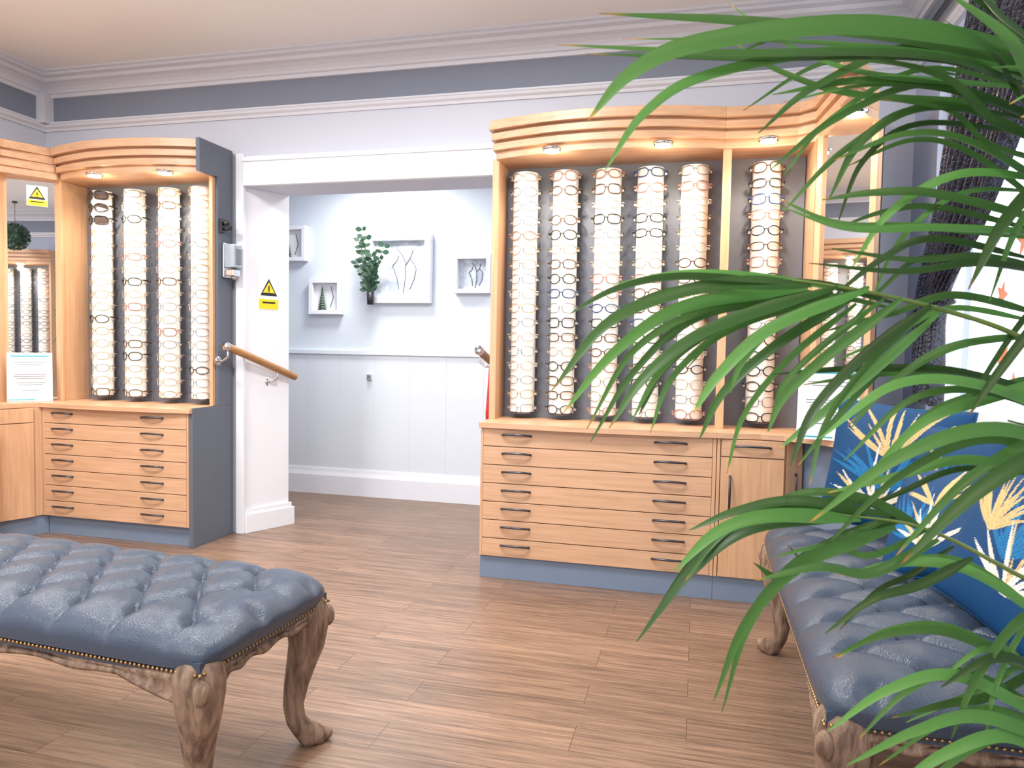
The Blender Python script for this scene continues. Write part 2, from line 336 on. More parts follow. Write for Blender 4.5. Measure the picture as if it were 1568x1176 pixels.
if nn.y>0: nn=-nn
def q(p,q_,t0,t1): return [tuple(p+nn*t0),tuple(q_+nn*t0),tuple(q_+nn*t1),tuple(p+nn*t1)]
b.prism(q(A+dd*.03,B0-dd*.03,-.012,-.004),.818,2.2,2)
b.prism(q(A,A+dd*.03,-.02,.012),.818,2.2,0); b.prism(q(B0-dd*.03,B0,-.02,.012),.818,2.2,0)
b.box(.505,.525,3.66,3.98,.818,2.2,0)
b.prism([tuple(A+dd*.02-nn*.03),tuple(B0-nn*.03),(.745,3.5),(.65,3.98),(.53,3.98)],.818,2.2,1)
b.obj('mirror_surround',[M['oakv'],M['backp'],M['mirror']],ck)
downlight('downlight_1',.29,3.62,ck,en=15); downlight('downlight_2',.60,3.29,ck,en=7)
card('information_card',(.56,3.44,.82),.25,.32,math.radians(-12),-.10,ck)

# ---------------- eyewear columns ----------------
def ring(cx,cz,rx,rz,pw=2.5,seg=16):
    pts=[]
    for i in range(seg):
        a=2*math.pi*i/seg; c=math.cos(a); s_=math.sin(a)
        pts.append((cx+rx*math.copysign(abs(c)**(2/pw),c),cz+rz*math.copysign(abs(s_)**(2/pw),s_)))
    return pts
def column(X,bias,par,Y=3.905,z0=.855,z1=2.15,n=17,first_dark=0):
    e=empty('eyewear_display_rod',(X,Y,0))
    b=MB(); r=.068; seg=20
    vs=[]; 
    for z in (z0,z1):
        for i in range(seg+1):
            a=math.pi+math.pi*i/seg; vs.append((X+r*math.cos(a),Y+r*1.05*math.sin(a),z))
    fs=[[i,i+1,seg+2+i,seg+1+i] for i in range(seg)]
    b.add(vs,fs,0,True); b.add(vs[:seg+1],[list(range(seg+1))[::-1]],0); b.add(vs[seg+1:],[list(range(seg+1))],0)
    b.box(X-.02,X+.02,Y-.001,3.966-3.905+Y,z0+.03,z1-.03,0)
    b.loft([(X,Y-.01,z0-.012),(X,Y-.01,z0)],[.05,.055],20,1)
    b.obj('rod',[M['tube'],M['backp']],e)
    b=MB(); dz=(z1-z0-.05)/(n-1)
    for i in range(n):
        z=z1-.03-dz*i
        mi=random.choices(range(7),bias)[0]; thick=.0018 if mi in(0,4) else (.0024 if mi==3 else .0030)
        yf=Y-.082; kk=9.0
        rz=random.uniform(.021,.026); rx=.031; pw=random.choice([2.0,2.6,3.2])
        if i<first_dark: mi=2; rz=.026; thick=.0035; rx=.032
        f=lambda x:yf+ (x-X)**2*kk
        for s_ in (-1,1):
            pts=ring(X+s_*.0395,z,rx,rz,pw)
            b.loft([(x,f(x)+abs(zz-z)*.1,zz) for x,zz in pts],thick,5,mi,closed=True)
            if i<first_dark: b.add([(x,f(x)+.001,zz) for x,zz in pts],[list(range(len(pts)))],7)
            xe=X+s_*.0725
            b.loft([(xe,f(xe)-.001,z+rz*.5),(X+s_*.082,f(xe)+.004,z+rz*.5),(X+s_*.0845,f(xe)+.03,z+rz*.45),(X+s_*.082,Y+.03,z+rz*.3)],[thick,thick*1.6,thick*1.5,thick],5,mi)
        b.loft([(X-.0085,yf,z+.003),(X,yf-.002,z+.008),(X+.0085,yf,z+.003)],thick,5,mi)
        b.box(X-.083,X-.066,Y-.012,Y-.004,z-.006,z+.006,3); b.box(X+.066,X+.083,Y-.012,Y-.004,z-.006,z+.006,3)
    b.obj('eyeglasses',G+[M['sunlens']],e)
    setp(e,par)
    return e
pale=[3,.4,.3,3.6,2.4,.2,1.2]; mid=[2.6,1.3,1.3,1.5,2.6,.7,1.5]; dark=[.8,2.4,3.8,.3,2,1.5,.6]
for X,bi,fd in [(-3.72,pale,3),(-3.47,mid,0),(-3.215,pale,0),(-2.98,pale,0)]: column(X,bi,cl,first_dark=fd)
for X,bi in [(-.935,pale),(-.715,dark),(-.485,mid),(-.265,mid),(-.04,pale)]: column(X,bi,cr_)
column(.31,dark,ck)
def wall_unit(TR):
    rc=empty('display_cabinet',(0,0,0))
    b=MB(); b.box(-.7,.7,-.40,-.02,.12,.79,1); b.box(-.7,.7,-.36,-.02,0,.12,3); b.prism(bow(-.70,.70,-.02,-.42,.03),.79,.818,0); drawers(b,-.69,.69,-.42,(-.5,.5))
    b.obj('drawer_unit',[M['oakh'],M['oakv'],M['handle'],M['kick']],rc,bevel=.0025)
    b=MB(); b.box(-.7,-.675,-.23,-.02,.818,2.2,0); b.box(.675,.7,-.23,-.02,.818,2.2,0); b.box(-.675,.675,-.035,-.02,.818,2.2,1); canopy(b,lambda e:bow(-.7,.7,-.015,-.28+e,.10),2)
    b.obj('display_surround',[M['oakv'],M['backp'],M['oakh']],rc,bevel=.002)
    downlight('downlight_1',-.35,-.32,rc); downlight('downlight_2',.35,-.32,rc)
    for x in (-.5,-.25,0,.25,.5): column(x,dark,rc,Y=-.095)
    rc.matrix_basis=TR
wall_unit(Matrix.Translation((XR,-.55,0))@Matrix.Rotation(math.radians(-90),4,'Z'))
wall_unit(Matrix.Translation((XL,2.55,0))@Matrix.Rotation(math.radians(90),4,'Z'))
b=MB(); random.seed(2)
for k in range(420):
    u=random.uniform(-1,1); a=random.uniform(0,6.283); r_=math.sqrt(1-u*u); nrm=Vector((r_*math.cos(a),r_*math.sin(a),u)); c=nrm*.14; t=nrm.orthogonal().normalized(); t=(t*math.cos(k)+nrm.cross(t)*math.sin(k)+nrm*.7).normalized(); w_=t.cross(nrm).normalized()*.014
    b.add([c,c+t*.03+w_,c+t*.055,c+t*.03-w_],[[0,1,2,3]],0)
b.sph((0,0,0),.135,0,20,12); b.loft([(0,0,.13),(0,0,.42)],.003,6,1); b.loft([(0,0,.42),(0,0,.44)],.03,12,1)
b.obj('hanging_topiary_ball',[M['leafdk'],M['black']],mat_=Matrix.Translation((.35,.0,2.49)))

# ---------------- corridor pictures ----------------
def boxframe(X,Z,s,name,kind):
    b=MB(); y1=5.298; dpt=.06; t=.035*s/.5+.012
    b.box(X-s/2,X+s/2,y1-dpt,y1,Z-s/2,Z-s/2+t); b.box(X-s/2,X+s/2,y1-dpt,y1,Z+s/2-t,Z+s/2)
    b.box(X-s/2,X-s/2+t,y1-dpt,y1,Z-s/2+t,Z+s/2-t); b.box(X+s/2-t,X+s/2,y1-dpt,y1,Z-s/2+t,Z+s/2-t)
    b.box(X-s/2+t,X+s/2-t,y1-.012,y1,Z-s/2+t,Z+s/2-t,1)
    if kind=='tree':
        cx=X-s*.12; 
        for j in range(9):
            zz=Z-s*.38+j*s*.07; w=s*.17*(1-j/9.5)
            b.add([(cx-w,y1-.03,zz),(cx+w,y1-.03,zz),(cx,y1-.035,zz+s*.12),(cx,y1-.045-w*.3,zz)],[[0,1,2],[0,3,2],[3,1,2]],2)
        b.loft([(cx,y1-.03,Z-s*.42),(cx,y1-.03,Z+s*.2)],.004,6,3)
        b.loft([(X+s*.1,y1-.014,Z-s*.3),(X+s*.2,y1-.014,Z),(X+s*.12,y1-.014,Z+s*.3)],.004,5,4)
    else:
        for (x0,z0,x1,z1) in [(.05,-.35,.08,.1),(.08,.1,-.05,.3),(.08,.05,.2,.28),(-.02,-.3,-.12,.05),(.15,-.3,.25,.0),(-.12,.05,-.02,.2),(.25,0,.15,.15)]:
            b.loft([(X+x0*s,y1-.014,Z+z0*s),(X+(x0+x1)/2*s+.01,y1-.014,Z+(z0+z1)/2*s),(X+x1*s,y1-.014,Z+z1*s)],.004,5,4)
    b.obj(name,[M['white'],M['art'] if kind!='tree' else M['paper'],M['leafdk'],M['dowel'],M['ink']],bevel=.003)
boxframe(-2.26,1.80,.53,'box_frame_picture','art')
boxframe(-2.885,1.585,.28,'box_frame_picture','tree'); boxframe(-1.665,1.755,.29,'box_frame_picture','art'); boxframe(-3.20,2.01,.28,'box_frame_picture','tree')
def leaf(b,c,dr,nrm,L,W,mi):
    c=Vector(c); dr=Vector(dr).normalized(); w=dr.cross(Vector(nrm)).normalized()
    pr=[(0,0),(.2,.7),(.5,1),(.8,.65),(1,0)]
    vs=[c+dr*L*a+w*W*q_ for a,q_ in pr]+[c+dr*L*a-w*W*q_ for a,q_ in pr[1:-1]]
    b.add(vs,[[0,1,2,3,4,7,6,5]],mi)
b=MB(); random.seed(3)
base=Vector((-2.47,5.20,1.60))
b.loft([base+Vector((0,0,-.08)),base+Vector((0,0,.02))],[.025,.03],12,2)
for k in range(7):
    pts=[base+Vector((0,-.01,.0))]; tx=random.uniform(-.10,.12); tz=random.uniform(.22,.56)
    for j in range(1,9): 
        t=j/8; pts.append(base+Vector((tx*t+.02*math.sin(5*t+k),-.02-.03*t,tz*t)))
    b.loft(pts,.003,5,1)
    for j in range(1,9):
        for s_ in(-1,1):
            leaf(b,pts[j],(s_*random.uniform(.4,1),random.uniform(-.4,0),random.uniform(-.1,.6)),(random.uniform(-.3,.3),-1,random.uniform(-.3,.3)),random.uniform(.045,.065),random.uniform(.014,.022),0)
b.obj('faux_eucalyptus_sprig',[M['leafdk'],M['stem'],M['black']])
b=MB(); b.box(-2.53,-2.49,5.268,5.29,.93,.975,0); b.box(-2.52,-2.50,5.262,5.27,.945,.965,1); b.obj('wall_socket',[M['chrome'],M['ink']],bevel=.002)

# ---------------- handrails etc ----------------
def rail(name,p0,p1,mx,par=None):
    b=MB(); p0=Vector(p0);p1=Vector(p1); t=(p1-p0)
    b.loft([p0-t*.01,p0,p0+t*.02,p0+t*.98,p1,p1+t*.01],[.012,.021,.0235,.0235,.021,.012],16,0)
    b.loft([p0-t*.015,p0+t*.03],.026,16,1)
    for f_ in (.03,.72):
        c=p0+t*f_
        b.loft([c,c+Vector((0,0,-.06)),c+Vector((mx*.5,0,-.085)),c+Vector((mx,0,-.085))],.007,8,1)
        b.loft([c+Vector((mx,0,-.085)),c+Vector((mx*.9,0,-.085))],.028,16,1)
    b.obj(name,[M['dowel'],M['chrome']])
rail('handrail',(-2.745,3.80,1.185),(-2.575,4.30,.985),-.07)
rail('handrail',(-1.215,3.99,1.185),(-1.155,4.5,1.0),.07)
b=MB()
b.loft([(-1.165,4.05,1.08),(-1.167,4.04,.95),(-1.172,4.03,.82),(-1.17,4.03,.74)],[.008,.010,.011,.008],10,0); b.sph((-1.17,4.03,.73),.015,0); b.loft([(-1.165,4.05,1.08),(-1.10,4.05,1.10)],.006,8,1)
b.obj('red_barrier_cord',[M['red'],M['chrome']])
b=MB()
b.box(-2.819,-2.80,3.86,3.95,1.60,1.81,0); b.box(-2.80,-2.73,3.865,3.945,1.66,1.80,1); b.box(-2.80,-2.74,3.87,3.94,1.61,1.65,0)
b.loft([(-2.765,3.905,1.61),(-2.765,3.905,1.59)],[.015,.01],10,0); b.box(-2.735,-2.725,3.88,3.93,1.68,1.78,2)
b.obj('hand_sanitiser_dispenser',[M['chrome'],M['clearpl'],M['backp']],bevel=.006)
b=MB(); b.box(-2.819,-2.80,3.84,3.88,1.87,1.95,0); b.loft([(-2.80,3.86,1.92),(-2.77,3.85,1.93),(-2.75,3.82,1.915)],[.012,.012,.016],10,0); b.loft([(-2.80,3.86,1.89),(-2.765,3.89,1.90)],[.01,.014],10,0)
b.obj('wall_bracket',[M['black']])

# ---------------- tufted benches ----------------
def bench(cx,cy,rz,L,D,rows=4):
    e=empty('tufted_bench',(cx,cy,0),rz); T=Matrix.Translation((cx,cy,0))@Matrix.Rotation(rz,4,'Z')
    zr=.435; Hh=.105; NX,NY=260,130
    nbx=max(3,round((L-.2)/.185))
    EX=L-.22; EY=D-.19
    sx=EX/nbx; sy=EY/(rows-1); lim=rows-1
    def hgt(x,y):
        X_=x/sx+ (nbx/2)%1; Y_=(y+EY/2)/sy
        Yc=min(lim,max(0,Y_))
        p=(X_+Yc/2); q_=(X_-Yc/2)
        a=abs(math.sin(math.pi*p)); c=abs(math.sin(math.pi*q_))
        cre=min(a,c)
        oy=abs(Y_-Yc)*sy; ox=max(0,abs(x)-EX/2)
        if ox>0:
            c3=abs(math.sin(math.pi*(Yc)/2))
            w=min(1,ox/.04); cre=cre*(1-w)+w*max(.15,c3)
        d=1-min(1,cre*1.05)**.36
        jr=max(0,min(lim,round(Y_))); off=(jr/2)%1
        ir=round(X_-off)+off
        rr=((X_-ir)*sx)**2+((Y_-jr)*sy)**2
        return .034*d*(1-.25*min(1,(oy+ox)/.07))+.024*math.exp(-rr/(.024**2))
    vs=[];
    for j in range(NY+1):
        t=math.sin(math.pi/2*(2*j/NY-1))*.35+(2*j/NY-1)*.65
        for i in range(NX+1):
            s_=math.sin(math.pi/2*(2*i/NX-1))*.25+(2*i/NX-1)*.75
            x=s_*L/2;y=t*D/2
            ex=(1-min(1,abs(t))**8*.035); ey=(1-min(1,abs(s_))**14*.06)
            ed=max(0,(1-abs(s_)**(L/.09)))**.45*max(0,(1-abs(t)**(D/.09*1.0)))**.45
            bul=1+.03*math.sin(math.pi*min(1,ed))*(1 if ed<1 else 0)
            z=zr+Hh*ed-hgt(x,y)*min(1,ed)+.014*(1-(s_*s_))*(1-t*t)
            vs.append((x*ex*bul,y*ey*bul,z))
    fs=[[j*(NX+1)+i,j*(NX+1)+i+1,(j+1)*(NX+1)+i+1,(j+1)*(NX+1)+i] for j in range(NY) for i in range(NX)]
    b=MB(); b.add(vs,fs,0,True)
    hx,hy=L/2*.985,D/2*.975
    b.box(-hx,hx,-hy,hy,zr-.02,zr+.02,0)
    for j in range(rows):
        off=(j/2)%1-(nbx/2)%1
        for k in range(-nbx-1,nbx+2):
            x=(k+off)*sx; y=-EY/2+j*sy
            if abs(x)<=EX/2+.01:
                z=zr+Hh-.048+.014*(1-(2*x/L)**2)*(1-(2*y/D)**2); b.sph((x,y,z),.011,0,10,5,(1,1,.5))
    b.obj('tufted_seat',[M['leather']],e,mat_=T)
    b=MB()
    def wave(u):
        k=min(u,1-u)*2
        return .345+.045*min(1,k*3)**1.5-.012*math.exp(-((k-.55)/.12)**2)-.018*math.exp(-((k-1)/.18)**2)
    def apron(p0,p1,nrm):
        p0=Vector(p0);p1=Vector(p1);nrm=Vector(nrm); n=48; vs=[]
        for i in range(n+1):
            u=i/n; c=p0+(p1-p0)*u; zl=wave(u); bulge=.012*math.cos(u*2*math.pi)
            c=c+nrm*bulge
            for (o,z) in [(0,.425),(.012,.422),(.018,.410),(.008,.398),(.010,zl+.018),(.017,zl+.010),(.013,zl),(-.02,zl),(-.02,.425)]:
                vs.append((c.x+nrm.x*o,c.y+nrm.y*o,z))
        m=9; fs=[[i*m+k,i*m+(k+1)%m,(i+1)*m+(k+1)%m,(i+1)*m+k] for i in range(n) for k in range(m)]
        b.add(vs,fs,0,True)
    ax,ay=L/2-.03,D/2-.03
    apron((-ax,-ay,0),(ax,-ay,0),(0,-1,0)); apron((-ax,ay,0),(ax,ay,0),(0,1,0)); apron((ax,-ay,0),(ax,ay,0),(1,0,0)); apron((-ax,-ay,0),(-ax,ay,0),(-1,0,0))
    for sx_ in(-1,1):
        for sy_ in(-1,1):
            prof=[(.43,-.006,.054),(.415,.0,.060),(.395,.002,.062),(.36,.003,.060),(.31,.001,.053),(.25,-.010,.043),(.19,-.020,.036),(.13,-.026,.030),(.08,-.020,.028),(.05,-.006,.031),(.03,.008,.037),(.018,.020,.035),(.006,.024,.028),(.0,.022,.018)]
            path=[];rad=[]
            for i in range(len(prof)-1):
                for k in range(4):
                    f_=k/4
                    a,c=prof[i],prof[i+1]; z=a[0]+(c[0]-a[0])*f_; o=a[1]+(c[1]-a[1])*f_; r_=a[2]+(c[2]-a[2])*f_
                    path.append((sx_*(ax-.022+o),sy_*(ay-.022+o),z)); rad.append(r_)
            b.loft(path,rad,18,0)
            kx,ky=sx_*(ax+.012),sy_*(ay+.012)
            b.sph((kx+sx_*.012,ky+sy_*.012,.385),.020,0,12,8,(1,1,1.6))
            b.sph((sx_*(ax+.020),sy_*(ay+.020),.022),.022,0,12,8,(1,1,.9))
    b.obj('carved_frame',[M['weather']],e,mat_=T)
    b=MB(); 
    def nails(p0,p1):
        n=int((Vector(p1)-Vector(p0)).length/.0135)
        for i in range(n): 
            c=Vector(p0).lerp(Vector(p1),i/n); b.sph(c,.0052,0,6,4)
    X_,Y_=hx+.004,hy+.004; zz=.428
    nails((-X_,-Y_,zz),(X_,-Y_,zz)); nails((X_,-Y_,zz),(X_,Y_,zz)); nails((X_,Y_,zz),(-X_,Y_,zz)); nails((-X_,Y_,zz),(-X_,-Y_,zz))
    b.obj('nailhead_trim',[M['brass']],e,mat_=T)
bench(-1.80,1.735,math.radians(-3.5),1.46,.55)
bench(.575,2.33,math.radians(90),1.48,.60)

# ---------------- cushions ----------------
def cushion(c,size,rotz,lean,seed,roll=0):
    rnd=random.Random(seed); N=140; S=size/2; Tk=.075
    blades=[]
    for g_ in range(3):
        gx=rnd.uniform(-.45,.45); gz=rnd.uniform(-.95,-.5)+g_*.35; col=[(.80,.74,.60),(.01,.16,.38),(.62,.45,.20)][g_]
        for k in range(15):
            a=math.radians(rnd.uniform(-65,65)); l=rnd.uniform(.45,1.15); cu=rnd.uniform(-.25,.25)
            cc_=col if g_!=0 else rnd.choice([(.86,.82,.72),(.80,.74,.60),(.66,.50,.25)])
            blades.append((gx,gz,math.sin(a),math.cos(a),l,rnd.uniform(.022,.042),cc_,cu))
    order=sorted(blades,key=lambda q_: (q_[6][0]))
    b=MB(); cols=[]
    for side in(-1,1):
        vs=[]
        for j in range(N+1):
            for i in range(N+1):
                u=2*i/N-1; v=2*j/N-1
                px=u*(1-.06*(1-v*v)); pz=v*(1-.06*(1-u*u))
                th=Tk*(max(0,1-u*u)**.45)*(max(0,1-v*v)**.45)*(1+.03*math.sin(7*u+3*v))
                vs.append((px*S,side*th,pz*S))
                col=(.003,.050,.150)
                if side<0:
                    for (gx,gz,dx,dz,l,w,cc_,cu) in order:
                        rx=u-gx; rz=v-gz; al=rx*dx+rz*dz
                        if 0<al<l:
                            pe=rx*dz-rz*dx-cu*al*al
                            ww=w*math.sin(math.pi*(al/l)**.7)
                            if abs(pe)<ww: col=cc_ if abs(pe)>ww*.14 else tuple(x*.6 for x in cc_)
                cols+= [col[0],col[1],col[2],1]
        fs=[[j*(N+1)+i,j*(N+1)+i+1,(j+1)*(N+1)+i+1,(j+1)*(N+1)+i] for j in range(N) for i in range(N)]
        if side>0: fs=[f[::-1] for f in fs]
        b.add(vs,fs,0,True)
    nv=len(b.v)
    per=[]
    for k in range(80):
        t=k/80*4; s_=int(t); f_=2*(t-s_)-1
        u,v=[(f_,-1),(1,f_),(-f_,1),(-1,-f_)][s_]
        per.append((u*(1-.06*(1-v*v))*S,0,v*(1-.06*(1-u*u))*S))
    b.loft(per,.004,6,0,closed=True)
    cols+= [.01,.08,.20,1]*(len(b.v)-nv)
    T=Matrix.Translation(c)@Matrix.Rotation(rotz,4,'Z')@Matrix.Rotation(lean,4,'X')@Matrix.Rotation(roll,4,'Y')
    o=b.obj('foliage_cushion',[M['cush'],M['brass']],mat_=T)
    a=o.data.attributes.new('pat','FLOAT_COLOR','POINT'); a.data.foreach_set('color',cols)
r90=math.radians(-90)
cushion((.70,2.90,.785),.48,r90+.95,-.22,11,.05)
cushion((.83,2.66,.76),.42,r90+.35,-.20,31,-.05)
cushion((.735,2.40,.705),.38,r90+.50,-.55,12,-.30)
cushion((.785,2.00,.725),.42,r90+.35,-.40,23,.18)

# ---------------- curtain & window leaves ----------------
def crv(v,pts):
    for (a,x),(c,y) in zip(pts,pts[1:]):
        if v<=c: 
            f_=(v-a)/(c-a); return x+(y-x)*f_
    return pts[-1][1]
b=MB(); NU,NV=110,60; vs=[]
for j in range(NV+1):
    z=2.60-j/NV*1.60; v=j/NV
    L_=crv(v,[(0,2.90),(.2,3.08),(.4,3.27),(.6,3.42),(.72,3.49),(.8,3.50),(1,3.50)])
    R_=crv(v,[(0,1.95),(.2,2.22),(.4,2.52),(.6,2.85),(.72,3.14),(.8,3.22),(1,3.20)])
    for i in range(NU+1):
        u=i/NU; y=L_+(R_-L_)*u
        x=.925+.030*math.sin(u*2*math.pi*11+.6*math.sin(v*4))*(.6+.4*abs(L_-R_))+.01*math.sin(u*60+v*9)
        vs.append((x,y,z))
b.add(vs,[[j*(NU+1)+i,j*(NU+1)+i+1,(j+1)*(NU+1)+i+1,(j+1)*(NU+1)+i] for j in range(NV) for i in range(NU)],0,True)
b.loft([(.93,1.4,2.62),(.93,3.70,2.62)],.014,12,1); b.sph((.93,3.72,2.62),.025,1,12,8)
b.loft([(.98,3.52,1.42),(.89,3.47,1.38),(.87,3.36,1.36),(.89,3.22,1.38),(.96,3.17,1.42)],.014,10,0)
b.obj('navy_curtain',[M['curt'],M['black']]); 
b=MB(); random.seed(5)
for k in range(11):
    c=Vector((XR+.045,random.uniform(2.2,3.0),random.uniform(1.0,1.65))); rot=random.uniform(0,6.28); s_=random.uniform(.05,.09)
    pts=[]
    for i in range(20):
        a=rot+2*math.pi*i/20; r_=s_*(1 if i%4==0 else .45 if i%4==2 else .62)
        pts.append((c.x,c.y+r_*math.cos(a),c.z+r_*math.sin(a)))
    b.add(pts,[list(range(20))],0)
b.obj('autumn_leaf_decals',[M['leafo']])

# ---------------- palm ----------------
px_,py_=.76,1.14
pr=math.radians(14.3)
X0=px_*math.cos(pr)+py_*math.sin(pr); Y0=-px_*math.sin(pr)+py_*math.cos(pr)
pl=empty('potted_palm',(px_,py_,0),pr); PT=Matrix.Translation((px_,py_,0))@Matrix.Rotation(pr,4,'Z')
b=MB()
b.loft([(0,0,0),(0,0,.02),(0,0,.15),(0,0,.30),(0,0,.33),(0,0,.33),(0,0,.30)],[.10,.115,.145,.165,.17,.150,.145],32,0)
b.loft([(0,0,.28),(0,0,.305)],.148,24,1); b.obj('pot',[M['pot'],M['soil']],pl,mat_=PT)
def cr(pts,n):
    P=[Vector(p) for p in pts]; P=[P[0]*2-P[1]]+P+[P[-1]*2-P[-2]]; out=[]
    segs=len(P)-3
    for i in range(n+1):
        t=i/n*segs; k=min(int(t),segs-1); f_=t-k; a,b_,c,d_=P[k:k+4]
        out.append(.5*((2*b_)+(c-a)*f_+(2*a-5*b_+4*c-d_)*f_*f_+(3*b_-a-3*c+d_)*f_**3))
    return out
lb=MB(); tip=[];var=[]; sb=MB()
def blade(pts,w,rnd,tv):
    n=len(pts)-1; vs=[]
    nr=Vector((rnd.uniform(-.3,.3),rnd.uniform(-1.0,-.5),rnd.uniform(.1,.6)))
    brown=rnd.random()<.5
    for i in range(n+1):
        s_=i/n; t=(pts[min(i+1,n)]-pts[max(i-1,0)]).normalized(); wd=t.cross(nr).normalized(); nn_=wd.cross(t)
        ww=w*(min(1,s_*5+.25))*(1-.35*s_-.65*s_**5)*.48+.0006
        vs+= [pts[i]-wd*ww+nn_*ww*.35,pts[i],pts[i]+wd*ww+nn_*ww*.35]
        tip.extend([s_ if brown else s_*.9]*3); var.extend([tv]*3)
    lb.add(vs,[[i*3+k,i*3+k+1,i*3+k+4,i*3+k+3] for i in range(n) for k in range(2)],0,True)
def leaflet(p,dr,L,w,droop,rnd,tv):
    n=12; dr=dr.normalized(); bend=Vector((rnd.uniform(-.12,.12),rnd.uniform(-.15,.15),0))
    blade([p+dr*L*i/n+(Vector((0,0,-1))*droop+bend)*L*(i/n)**2 for i in range(n+1)],w,rnd,tv)
def frond(pts,n,L,roll,start,droop,seed,w=.014,up=1,dn=1,rr=.006):
    rnd=random.Random(seed); P=cr(pts,60); N=len(P)-1
    sb.loft(P,[rr*(1-i/N*.75) for i in range(N+1)],7,0)
    for k in range(n):
        t=start+(1-start)*(k+.5)/n; i=min(int(t*N),N-1); f_=t*N-i; p=P[i].lerp(P[i+1],f_); T=(P[i+1]-P[i]).normalized()
        sv=Vector((0,1,0)); upv=T.cross(sv).normalized()
        if upv.z<0: upv=-upv
        side=sv*math.cos(roll)+upv*math.sin(roll)
        prof=(.55+.45*math.sin(math.pi*min(1,(t-start)/(1-start)*.85+.15)))
        for sg in(-1,1):
            if (sg>0 and rnd.random()>up) or (sg<0 and rnd.random()>dn): continue
            a=rnd.uniform(.5,.85)*(1-.5*(t-start)/(1-start))
            d_=T*math.cos(a)+side*sg*math.sin(a)+Vector((0,0,.10))
            leaflet(p,d_,L*prof*rnd.uniform(.8,1.1),w*rnd.uniform(.8,1.2),droop*rnd.uniform(.6,1.4),rnd,rnd.random())
    leaflet(P[-1],(P[-1]-P[-2]),L*.6,w,droop,rnd,rnd.random())
# leaf drawing grid: metres, first value across, second downwards
def g(i,j,dy=0): return (i*.081-.635-(X0-.89)-.25, dy-.09-(Y0-.99), 1.64-.081*j)
rn=random.Random(4); rs=random.Random(9)
def B(w,dy,*pts):
    P=[g((a-784)/100,c/100,dy) for a,c in pts]
    P=[(p[0]-.012*k_/len(P),p[1]+.03*k_/len(P)*(1 if dy>0 else -1),p[2]-.006) for k_,p in enumerate(P)]
    blade(cr(P,24),w,rn,rn.random())
    # neighbouring, slimmer leaflet of the same frond
    ox,oz,oy=rs.uniform(.015,.05),rs.uniform(-.035,.03),rs.uniform(.01,.06)
    n=len(P); Q=[(p[0]+ox*(.3+k_/n),p[1]+oy,p[2]+oz*(.2+1.3*k_/n)-.02*(k_/n)**2) for k_,p in enumerate(P)]
    blade(cr(Q,24),w*.62,rs,rs.random()*.8)
# top fan
B(.022,.02,(1640,130),(1450,60),(1180,26),(915,10)); B(.022,0,(1600,160),(1400,95),(1080,98),(845,92))
B(.029,-.03,(1560,100),(1280,66),(1050,96),(950,142),(890,212)); B(.018,.03,(1580,120),(1330,100),(1200,50),(1120,-15))
B(.024,.0,(1620,110),(1500,40),(1440,-20),(1400,-60)); B(.024,-.03,(1640,140),(1540,40),(1480,0),(1420,-40))
B(.020,.04,(1620,180),(1440,110),(1300,160),(1200,240)); B(.015,.03,(1600,170),(1420,150),(1330,200),(1290,290))
B(.028,-.04,(1640,170),(1530,160),(1470,90),(1380,30)); B(.024,-.02,(1640,60),(1590,150),(1560,220),(1530,330))
B(.013,.02,(1580,110),(1400,60),(1250,120),(1170,190)); B(.014,.05,(1500,60),(1350,20),(1250,10),(1130,60))
B(.018,.02,(1640,200),(1480,130),(1330,110),(1190,130)); B(.018,.0,(1640,230),(1500,190),(1420,130),(1300,100))
# mid right
B(.014,.02,(1620,330),(1440,285),(1350,282),(1275,292)); B(.016,0,(1620,350),(1420,345),(1280,350),(1180,320))
B(.015,-.02,(1620,420),(1470,400),(1350,415),(1215,405)); B(.013,.03,(1620,260),(1480,250),(1380,310),(1330,400))
B(.016,.02,(1640,300),(1500,210),(1400,190),(1290,230)); B(.012,.04,(1600,380),(1450,350),(1380,380),(1300,450))
B(.013,.03,(1620,470),(1480,440),(1390,470),(1290,500)); B(.020,-.03,(1640,250),(1560,270),(1490,340),(1440,440))
B(.014,-.03,(1640,420),(1560,470),(1490,560),(1450,620)); B(.012,.02,(1600,500),(1480,520),(1400,570),(1330,650))
# middle frond
B(.019,0,(1230,432),(1080,436),(935,490),(848,598)); B(.018,.02,(1235,434),(1050,465),(945,540),(872,638))
B(.018,-.02,(1260,436),(1080,500),(985,570),(932,650)); B(.017,.03,(1280,438),(1120,490),(1030,560),(996,640))
B(.017,-.03,(1300,440),(1160,500),(1085,570),(1052,624)); B(.016,.0,(1180,430),(1030,425),(940,445),(874,482))
B(.015,.04,(1320,445),(1210,520),(1130,600),(1098,680)); B(.014,-.03,(1350,452),(1240,540),(1180,600),(1160,650))
B(.015,.03,(1270,432),(1150,415),(1050,412),(950,430)); B(.013,.03,(1380,455),(1250,425),(1130,440),(1040,520))
B(.014,-.02,(1400,460),(1300,540),(1230,620),(1200,700)); B(.014,.02,(1440,470),(1330,580),(1270,640),(1220,690))
# lower-mid arching leaves
B(.018,-.02,(1640,640),(1480,580),(1350,580),(1240,660)); B(.020,-.05,(1640,690),(1480,640),(1340,680),(1215,775))
B(.014,.02,(1640,720),(1500,700),(1400,730),(1300,760)); B(.014,.03,(1640,600),(1480,560),(1330,560),(1210,570))
B(.024,-.06,(1640,640),(1540,670),(1440,730),(1340,830)); B(.016,0,(1640,560),(1500,600),(1400,640),(1310,740))
